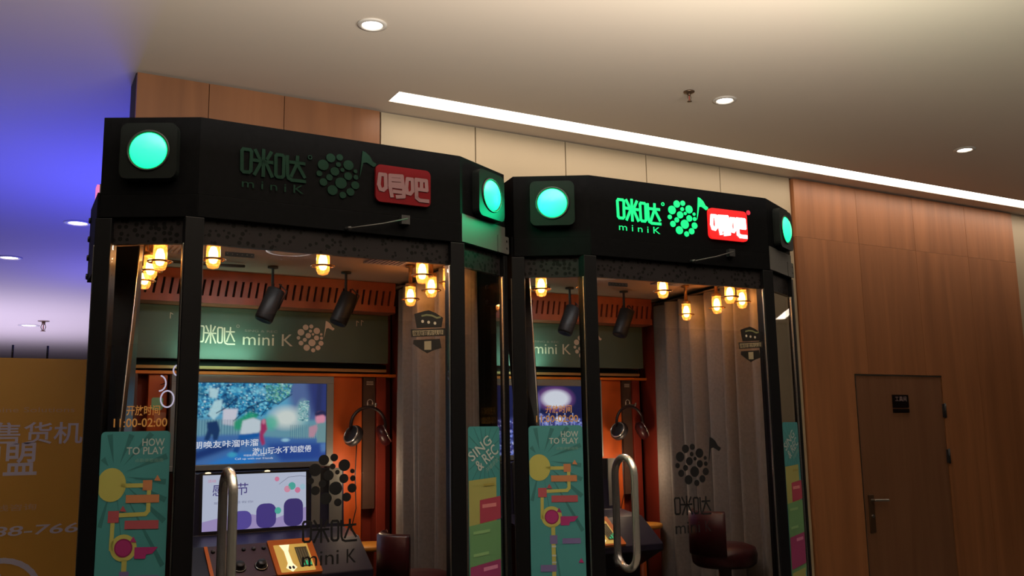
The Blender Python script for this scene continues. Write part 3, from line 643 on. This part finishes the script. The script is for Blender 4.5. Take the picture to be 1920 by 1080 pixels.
    b = MB(); b.box((.0, 1.385, 1.916), (1.235, 1.459, 1.929), TRIMO); b.build('shelf_trim', root)
    b = MB(); b.box((.0, 1.37, 1.938), (1.16, 1.459, 1.951), mat('pale_trim', '#c8a070', .3, .4)); b.build('pale_trim', root)
    b = MB(); b.box((.0, 1.395, 1.952), (1.17, 1.459, 1.974), NEARBLACK); b.build('recess', root)
    # slatted cedar band
    b = MB(); b.box((-.03, 1.2, 2.205), (1.135, 1.225, 2.236), SLAT); b.build('slat_rail', root); b = MB(); b.box((-.03, 1.2, 2.305), (1.135, 1.225, 2.345), SLAT); bd = b.build('slat_rail', root)
    MB().box((-.03, 1.24, 2.21), (1.135, 1.25, 2.345), NEARBLACK).build('slat_backing', root)
    N = 36; sp_ = 1.165/N; s0 = MB().add([(-.0105, 1.2005, 2.234), (.0115, 1.2005, 2.234), (.0115, 1.222, 2.234), (-.0105, 1.222, 2.234), (.0005, 1.2005, 2.307), (.0225, 1.2005, 2.307), (.0225, 1.222, 2.307), (.0005, 1.222, 2.307)],
         [(0, 3, 2, 1), (4, 5, 6, 7), (0, 1, 5, 4), (1, 2, 6, 5), (2, 3, 7, 6), (3, 0, 4, 7)], SLAT).build('slat', root, (-.018, 0, 0))
    for k in range(1, N): link_copy(s0, root, (-.018+k*sp_, 0, 0))
    # chalkboard sign
    sb = MB().box((-.02, 1.31, 1.976), (1.145, 1.34, 2.204), CHALK).build('sign_board', root, bevel=.002)
    b = MB(); b.box((-.02, 1.225, 2.2045), (1.145, 1.335, 2.208), SLAT); b.build('soffit', root)
    P = Print(frame((0, 1.309), (1, 0)), .0006); CK = pr('#cbb3a2')
    wordmark(P, .268, 2.036, .424, 2.128, .0062, CK); P.build('wordmark', sb); P = Print(frame((0, 1.309), (1, 0)), .0006); P.text('mini K', .459, 2.043, .682, 2.096, CK, 0); P.text('SING & REC', .466, 2.101, .612, 2.111, pr('#8d7f76'), 0); P.build('sign_lettering', sb); P = Print(frame((0, 1.309), (1, 0)), .0006)
    ball(P, .763, 2.083, .064, CK, flag=True); P.build('dot_emblem', sb); P = Print(frame((0, 1.309), (1, 0)), .0006); P.stroke([(.436+.006*math.cos(i*.7), 2.124+.006*math.sin(i*.7)) for i in range(9)], .003, pr('#8d7f76'), 0, True)
    P.build('trademark_ring', sb)
    for x, z in ((.985, 2.160), (1.008, 2.164), (.152, 2.158)):
        P = Print(frame((0, 1.309), (1, 0)), .0006); P.stroke([(x, z-.012), (x, z+.012), (x+.010, z+.006)], .003, CK, 0); P.build('note_mark', sb)
    # ceiling fittings
    b = MB(Matrix.Translation((.46, .62, 2.3455))); b.lathe([(.09, 0), (.088, -.010), (.06, -.014), (.055, -.008), (0, -.007)], mat('white_plastic', '#b9b4bd', .45), 28); b.build('ceiling_vent', root)
    for x, y in ((.06, .76), (.88, .66)):
        b = MB(Matrix.Translation((x, y, 2.3455))); gm = mat('grille_grey', '#807a92', .45)
        b.box((-.08, -.08, -.008), (.08, -.07, 0), gm); b.box((-.08, .07, -.008), (.08, .08, 0), gm)
        for k in range(9): b.box((-.078+k*.0182, -.07, -.008), (-.068+k*.0182, .07, 0), gm)
        b.build('ceiling_grille', root)
    b = MB(); b.tube([(-.0, 1.0, 2.335), (.25, .95, 2.325), (.38, .99, 2.335)], .006, DARK, 6); b.build('ceiling_cable', root)
    lamp('ceiling_led', 'AREA', (.42, .68, 2.340), 5.0, (1, .98, .93), .35, .25, (0, 0, 0), parent=root)
    lamp('sign_fill_light', 'AREA', (.36, 1.235, 1.990), 1.0, (.45, 1, .72), .30, .04, (math.radians(140), 0, 0), parent=root)  # added mint light without a fixture, tints the chalkboard
    MB().tube([(1.07+sh(.22), .22, 2.318), (1.07+sh(1.24), 1.24, 2.318)], .009, STEEL, 8).build('curtain_rail', root)

    # ---- things standing, hanging or stuck in and on the booth
    def T(name, lab, cat, p, grp=None, rz=0): return thing(name, lab, cat, wp(p), ang+rz, grp)
    for nm, F, u, fn, lab in (('poster', FL(.003), .041, poster_left, 'teal HOW TO PLAY poster on the left corner glass of the %s booth'), ('poster', FR(.003), .030, poster_right, 'teal SING & REC poster on the right corner glass of the %s booth')):
        pt = T(nm, lab % side, 'poster', (0, 0, 0)); Fp = F @ Matrix.Translation((u, 1.666, 0))
        P = Print(Fp); P.rect(0, -1.02, .195, 0, pr('#2f6e6c'), -1, .012, .001); P.build('sheet', pt)
        P = Print(Fp @ Matrix.Translation((0, 0, .0004)), .0004); fn(P, None); P.build('print', pt)
    # caged amber lamps round the ceiling
    def cage_lamp(x, y, lab, dz=0.):
        t = T('cage_lamp', lab, 'lamp', (x, y, 2.345), 'amber jar lamps round the %s booth ceiling' % side)
        z = -.128+dz
        MB().lathe([(.020, -.0005), (.020, -.008), (.008, -.012), (.008, z+.052), (.022, z+.050), (.022, z+.036)], BRASS, 16).build('cap', t)
        MB().lathe([(.021, z+.037), (.022, z+.01), (.022, z-.028), (.016, z-.042), (.0, z-.047)], JAR, 20).build('jar', t)
        b = MB(); b.torus(.037, .0028, BRASS, 24, 6, Matrix.Translation((0, 0, z-.016))); b.torus(.024, .002, BRASS, 20, 6, Matrix.Translation((0, 0, z-.016)))
        for k in range(3):
            a = 2*math.pi*k/3+.4; b.tube([(.024*math.cos(a), .024*math.sin(a), z-.016), (.037*math.cos(a), .037*math.sin(a), z-.016)], .002, BRASS, 6)
        b.build('ring', t)
        MB().lathe([(.0, z+.028), (.009, z+.024), (.0145, z+.008), (.0155, z-.012), (.010, z-.026), (0, z-.030)][::-1], BULB, 14).build('bulb', t)
        lamp('bulb_light', 'POINT', (0, 0, z-.002), 8.0, (1, .56, .26), .0185, parent=t)
    for k, (x, y) in enumerate(((-.075, .29), (-.075, .48), (-.062, .70))): cage_lamp(x+.02, y, 'glowing amber jar lamp, %s of three along the left side of the %s booth' % (('front', 'middle', 'rear')[k], side))
    for k, (x, y) in enumerate(((.088, .185), (.437, .155), (.812, .185))): cage_lamp(x, y, 'glowing amber jar lamp, %s in the front row of the %s booth' % (('leftmost', 'centre one', 'rightmost')[k], side))
    for k, (x, y) in enumerate(((.966, .285), (.985, .48), (1.01, .74))): cage_lamp(x, y, 'glowing amber jar lamp, %s of three before the curtain of the %s booth' % (('front', 'middle', 'rear')[k], side))
    # curtain
    t = T('curtain', 'grey pleated floor length curtain along the right wall of the %s booth' % side, 'curtain', (0, 0, 0))
    vs_ = []; fs_ = []; ny = 192; nz = 8
    for j in range(nz+1):
        z = .16+(2.305-.16)*j/nz
        for i in range(ny+1):
            f_ = i/ny; y = .23+1.0*f_; ph = f_*8*2*math.pi+.7*math.sin(f_*15+1.3*idx)
            am = .044*(.75+.3*math.sin(f_*23+idx))*(1-.45*max(0, f_-.6)/.4); x = 1.050+sh(y)+am*(1-2*abs(math.sin(ph/2))**.75)+.006*math.sin(z*2.1+f_*9)
            vs_.append((x, y+.008*math.sin(ph), z))
    for j in range(nz):
        for i in range(ny): a = j*(ny+1)+i; fs_.append((a, a+1, a+ny+2, a+ny+1))
    b = MB(); b.add(vs_, fs_, CURT, True); o = b.build('cloth', t); sd = o.modifiers.new('thickness', 'SOLIDIFY'); sd.thickness = .004
    # hanging spot speakers
    for k, (x, lab) in enumerate(((.50, 'left'), (.82, 'right'))):
        t = T('hanging_speaker', 'black cylinder speaker, %s of two hung before the cedar slats of the %s booth' % (lab, side), 'speaker', (x, 1.0, 2.345))
        MB().lathe([(.022, 0), (.022, -.008), (.006, -.010), (.006, -.10)], DARK, 12).build('hanger', t)
        X = Matrix.Translation((-.01, 0, -.165)) @ Matrix.Rotation(math.radians(22), 4, 'Y')
        b = MB(X); SPK = mat('speaker_black', (.010, .010, .011), .5, spec=.2); b.lathe([(.030, .075), (.036, .07), (.038, -.06), (.034, -.07), (.026, -.066), (0, -.06)], SPK, 20); b.build('speaker_body', t)
        b = MB(X); b.tube([(.040, 0, 0), (.042, 0, .085), (0, 0, .100)], .003, SPK, 6); b.build('yoke', t)
    # headphones on the hook plate
    t = T('headphones', 'black over-ear headphones hanging from the hook plate in the %s booth' % side, 'headphones', (1.055, 1.33, 1.66))
    arc = [(.086*math.cos(math.radians(a)), 0, .025+.085*math.sin(math.radians(a))) for a in range(-15, 196, 15)]
    MB().tube(arc, .008, mat('headband_black', '#2a1c1e', .4), 8).build('headband', t)
    for s_ in (-1, 1):
        X = Matrix.Translation((s_*.076, -.005, -.02)) @ Matrix.Rotation(s_*math.radians(62), 4, 'Y') @ Matrix.Rotation(math.radians(20), 4, 'X')
        b = MB(X); b.lathe([(.0, -.026), (.036, -.026), (.050, -.014), (.051, .004), (.043, .016), (.024, .020), (0, .021)], LEATHER if s_ > 0 else DARK, 22); c = b.build('ear_cup', t)
        b = MB(X); b.torus(.041, .004, CHROME, 24, 6, Matrix.Translation((0, 0, .016))); b.build('ear_cup_ring', c)
    MB().tube([(-.06, -.01, -.05), (-.07, -.02, -.2), (-.06, -.01, -.35), (-.09, .01, -.5)], .0025, DARK, 6).build('cable', t)
    MB().tube([(.03, .062, .12), (.03, -.015, .115), (.03, -.02, .128)], .006, STEEL, 8).build('hook', t)
    # round side table
    t = T('side_table', 'small round yellow side table on a column beside the back wall of the %s booth' % side, 'table', (1.012, 1.20, .121))
    MB().lathe([(.0, 1.02), (.107, 1.02), (.112, 1.028), (.112, 1.038), (.107, 1.042), (0, 1.042)], mat('table_yellow', '#c98a35', .4), 32).build('tabletop', t)
    MB().lathe([(.095, 0), (.095, .012), (.028, .02), (.022, .03), (.022, 1.02)], ORANGE, 20).build('column', t)
    # stool with low back
    t = T('bar_stool', 'dark red upholstered bar stool with curved low back in the %s booth' % side, 'stool', (.888, .40, .121))
    MB().lathe([(.0, .935), (.12, .935), (.138, .95), (.142, .985), (.134, 1.015), (.10, 1.028), (0, 1.030)], LEATHER, 28).build('seat', t)
    b = MB(); vs_ = []; nb = 18
    for i in range(nb+1):
        a = math.radians(125+i*110/nb)
        for r_, z in ((.122, .99), (.122, 1.16), (.130, 1.175), (.146, 1.165), (.148, .99)): vs_.append((r_*math.cos(a), r_*math.sin(a), z))
    b.add(vs_, [(i*5+j, i*5+(j+1) % 5, (i+1)*5+(j+1) % 5, (i+1)*5+j) for i in range(nb) for j in range(5)]+[(0, 1, 2, 3, 4), tuple(nb*5+j for j in (4, 3, 2, 1, 0))], LEATHER, True); b.build('backrest', t)
    MB().lathe([(.19, 0), (.19, .012), (.05, .03), (.028, .05), (.028, .935)], CHROME, 24).build('pedestal', t)
    MB().torus(.13, .010, CHROME, 28, 8, Matrix.Translation((0, 0, .30))).build('foot_ring', t)
    b = MB()
    for k in range(3): a = 2*math.pi*k/3; b.tube([(.026*math.cos(a), .026*math.sin(a), .30), (.13*math.cos(a), .13*math.sin(a), .30)], .006, CHROME, 6)
    b.build('foot_ring_spokes', t)

    # console with the two screens
    t = T('karaoke_console', {1: 'karaoke console with blue leafy video screen and lyrics in the left booth', 2: 'karaoke console with dark stage video screen in the right booth'}[idx], 'karaoke console', (0, 0, 0))
    b = MB(); BODY = mat('console_body', '#23233a', .4)
    pr_ = [(1.384, .121), (1.10, .121), (1.06, .98), (.86, 1.075), (.86, 1.105), (1.03, 1.222), (1.215, 1.245), (1.230, 1.497), (1.384, 1.497)]     # (y, z) profile
    Xp = Matrix(((0, 0, 1, .185), (1, 0, 0, 0), (0, 1, 0, 0), (0, 0, 0, 1)))
    b.prism(pr_, 0, .715, BODY, Xp); b.build('cabinet', t, bevel=.004)
    fr = MB(); fr.box((.175, 1.36, 1.503), (.892, 1.399, 1.912), SILVER)
    for a, c in (((.175, 1.348, 1.503), (.892, 1.36, 1.527)), ((.175, 1.348, 1.879), (.892, 1.36, 1.912)), ((.175, 1.348, 1.527), (.234, 1.36, 1.879)), ((.859, 1.348, 1.527), (.892, 1.36, 1.879))): fr.box(a, c, SILVER)
    fo = fr.build('screen_frame', t, bevel=.002)
    if True:
        P = Print(frame((0, 1.356), (1, 0)), .0006); u0, u1, v0, v1 = .235, .858, 1.528, 1.878
        if idx == 1:
            K = lambda px, py: (.858-(1310-px)/1155*.574, 1.878-(py-140)/720*.35)     # pixels of my close-up
            picture('video_picture', video_park, u0, v0, u1, v1).parent = fo
            Wt = E('#eef4ff', 1.)
            a = K(60, 716); c = K(690, 652); P.text('呼朋唤友咔溜咔溜', a[0], a[1], c[0], c[1], Wt, 6, bold=.012, rise=.008); a = K(640, 780); c = K(1175, 716); P.text('游山玩水不知疲倦', a[0], a[1], c[0], c[1], Wt, 6, bold=.012, rise=.008)
            a = K(565, 800); c = K(750, 780); P.text('呼朋唤友咔溜咔溜', a[0], a[1], c[0], c[1], Wt, 6); a = K(490, 832); c = K(825, 808); P.text('Call up with our friends', a[0], a[1], c[0], c[1], Wt, 6)
        else:
            picture('video_picture', video_stage, u0, v0, u1, v1).parent = fo
            P.rect(u0, v0-.006, u1, v0-.002, DARK, 0)
        P.build('lyrics' if idx == 1 else 'screen_edge', fo)
        P = Print(frame((0, 1.2195), (1, 0)), .0006); Xs = P.X
        P.X = Xs @ Matrix(((1, 0, 0, 0), (0, 1, 0, 0), (0, -.056, 1, .075+.0025), (0, 0, 0, 1)))
        u0, u1, v0, v1 = .292, .728, 1.262, 1.488
        P.rect(u0-.012, v0-.010, u1+.012, v1+.010, DARK, 0)
        if idx == 1:
            P.rect(u0, v0, u1, v1, E('#cdd6ec', .95), 1); P.poly([(u0, v0), (u1, v0), (u1, 1.34), (.60, 1.30), (.45, 1.33), (u0, 1.30)], E('#b7a6dc', .9), 2)
            VI = E('#55489a', .75); PK = E('#f08ab0', .9)
            P.text('感恩节', .332, 1.402, .478, 1.452, VI, 3, bold=.005); P.text('歌唱·感恩有你', .338, 1.368, .50, 1.378, E('#8f94b4', .9), 3)
            P.text('活动', .312, 1.458, .345, 1.470, PK, 3)
            for x, h_, c_ in ((.452, .075, '#6a5cb8'), (.555, .10, '#57489c'), (.672, .115, '#4d4088')):        # plain rounded hills of the backdrop art
                P.rect(x-.042, v0, x+.042, v0+h_, E(c_, .8), 3, .03)
            for x, z, r_, c_ in ((.600, 1.462, .010, '#f48fb4'), (.665, 1.430, .016, '#58c4b4'), (.690, 1.412, .012, '#f08ab0'), (.645, 1.418, .014, '#f4a6c0'), (.605, 1.33, .014, '#5ccab4'), (.712, 1.425, .012, '#b8dff0')): P.disc(x, z, r_, E(c_, .9), 4)
            P.stroke([(.61, 1.44), (.65, 1.468), (.70, 1.472), (u1, 1.468)], .0015, E('#6a6a88', .8), 3)
        else:
            P.rect(u0, v0, u1, v1, E('#2b2f52', .7), 1); P.rect(u0, 1.36, u1, v1, E('#3a3c6c', .7), 2)
        P.X = Xs; P.build('lower_screen', t)
    lamp('panel_fill_light', 'POINT', (.965, 1.20, 1.46), 2.4, (1, .72, .45), .03, parent=t)  # added warm light with no source modelled, brightens the orange panels
    b = MB(); b.box((.752, 1.216, 1.250), (.790, 1.2295, 1.500), SILVER); b.build('side_bezel', t); b = MB(); b.box((.832, 1.216, 1.250), (.890, 1.2295, 1.500), SILVER); b.build('side_bezel', t); b = MB(); b.box((.790, 1.224, 1.250), (.832, 1.2295, 1.500), DARK); b.build('bezel_groove', t)
    # control deck
    nrm = Vector((0, -.117, .17)).normalized(); Fd = Matrix((Vector((1, 0, 0)), Vector((0, .17, .117)).normalized(), nrm)).transposed().to_4x4(); Fd.translation = Vector((0, .86, 1.105))
    P = Print(Fd @ Matrix.Translation((0, 0, .001)), .001); P.rect(.275, .008, .505, .198, mat('deck_plum', '#54404e', .4), 0, .004, .006); P.rect(.262, .008, .275, .198, TRIMO, 0, 0, .008); P.build('deck_plate', t)
    P = Print(Fd @ Matrix.Translation((0, 0, .001)), .001); P.rect(.507, .002, .687, .202, TRIMO, 0, .006, .012); du = P.build('card_unit', t)
    P = Print(Fd @ Matrix.Translation((0, 0, .0135)), .0008); YL = mat('unit_yellow', '#d8b050', .4, emit='#e8c060', es=.55); P.rect(.525, .012, .662, .170, YL, 0, .004)
    P.poly([(.548, .168), (.590, .168), (.578, .13), (.580, .06), (.592, .035), (.570, .012), (.548, .035), (.560, .06), (.560, .13)], mat('unit_slot_glow', '#fff2c0', .4, emit='#fff4c8', es=1.2), 1)
    for x in (.563, .577): P.disc(x, .035, .005, DARK, 2, ry=.009)
    P.rect(.606, .035, .655, .150, mat('unit_window', '#6a6448', .3), 1)
    for k in range(5): P.stroke([(.612+k*.010, .045), (.612+k*.010, .14)], .002, pr('#a8a48c'), 2)
    for k, h_ in enumerate((.012, .026, .034)): P.rect(.618+k*.014, .042, .625+k*.014, .042+h_, E('#30e090', .9), 3)
    P.build('unit_face', du)
    for k, (x, v_) in enumerate(((.375, .065), (.458, .065))):
        b = MB(Fd @ Matrix.Translation((x, v_, .007))); b.lathe([(.026, 0), (.026, .004), (.019, .006), (.018, .022), (.015, .025), (0, .025)], DARK, 22); kb = b.build('rotary_knob', t)
        b = MB(Fd @ Matrix.Translation((x, v_, .011))); b.torus(.0225, .0018, CHROME, 22, 6); b.build('knob_ring', kb)
    for k in range(6):
        b = MB(Fd @ Matrix.Translation((.292+k*.039, .165, .007))); b.lathe([(.0085, 0), (.0085, .006), (.006, .008), (0, .0085)], DARK, 12); bt = b.build('push_button', t)
        MB(Fd @ Matrix.Translation((.292+k*.039, .165, .0155))).lathe([(.003, 0), (0, .001)], CHROME, 8).build('button_dot', bt)
    for x in (.31, .555):
        b = MB(Matrix.Translation((x, 1.212, 1.4955))); b.lathe([(.012, 0), (.011, .004), (0, .006)], emi('indicator_glow', (1, .75, .4), 3.), 12); b.build('indicator_lamp', t)
    # white neon style rings on the left panel
    b = MB()
    for x, z, rx, rz, a0, a1 in ((.190, 1.925, .018, .022, 0, 360), (.152, 1.805, .026, .034, 0, 360), (.118, 1.870, .026, .032, -90, 80)):
        n = 24; pth = [(x+rx*math.cos(math.radians(a0+(a1-a0)*k/n)), 1.300, z+rz*math.sin(math.radians(a0+(a1-a0)*k/n))) for k in range(n if a1-a0 == 360 else n+1)]
        b.tube(pth, .0032, emi('neon_white', '#e6dcf4', .85), 6, a1-a0 == 360)
    for x, z in ((.190, 1.903), (.152, 1.772), (.140, 1.870)): b.tube([(x, 1.300, z), (x, 1.3995 if z < 1.88 else 1.3845, z)], .0015, DARK, 6)
    b.build('bubble_rings', root)
    return root

build_booth(1, .46949, 2.75610, .017974)
build_booth(2, 1.88420, 2.77702, -.032481)
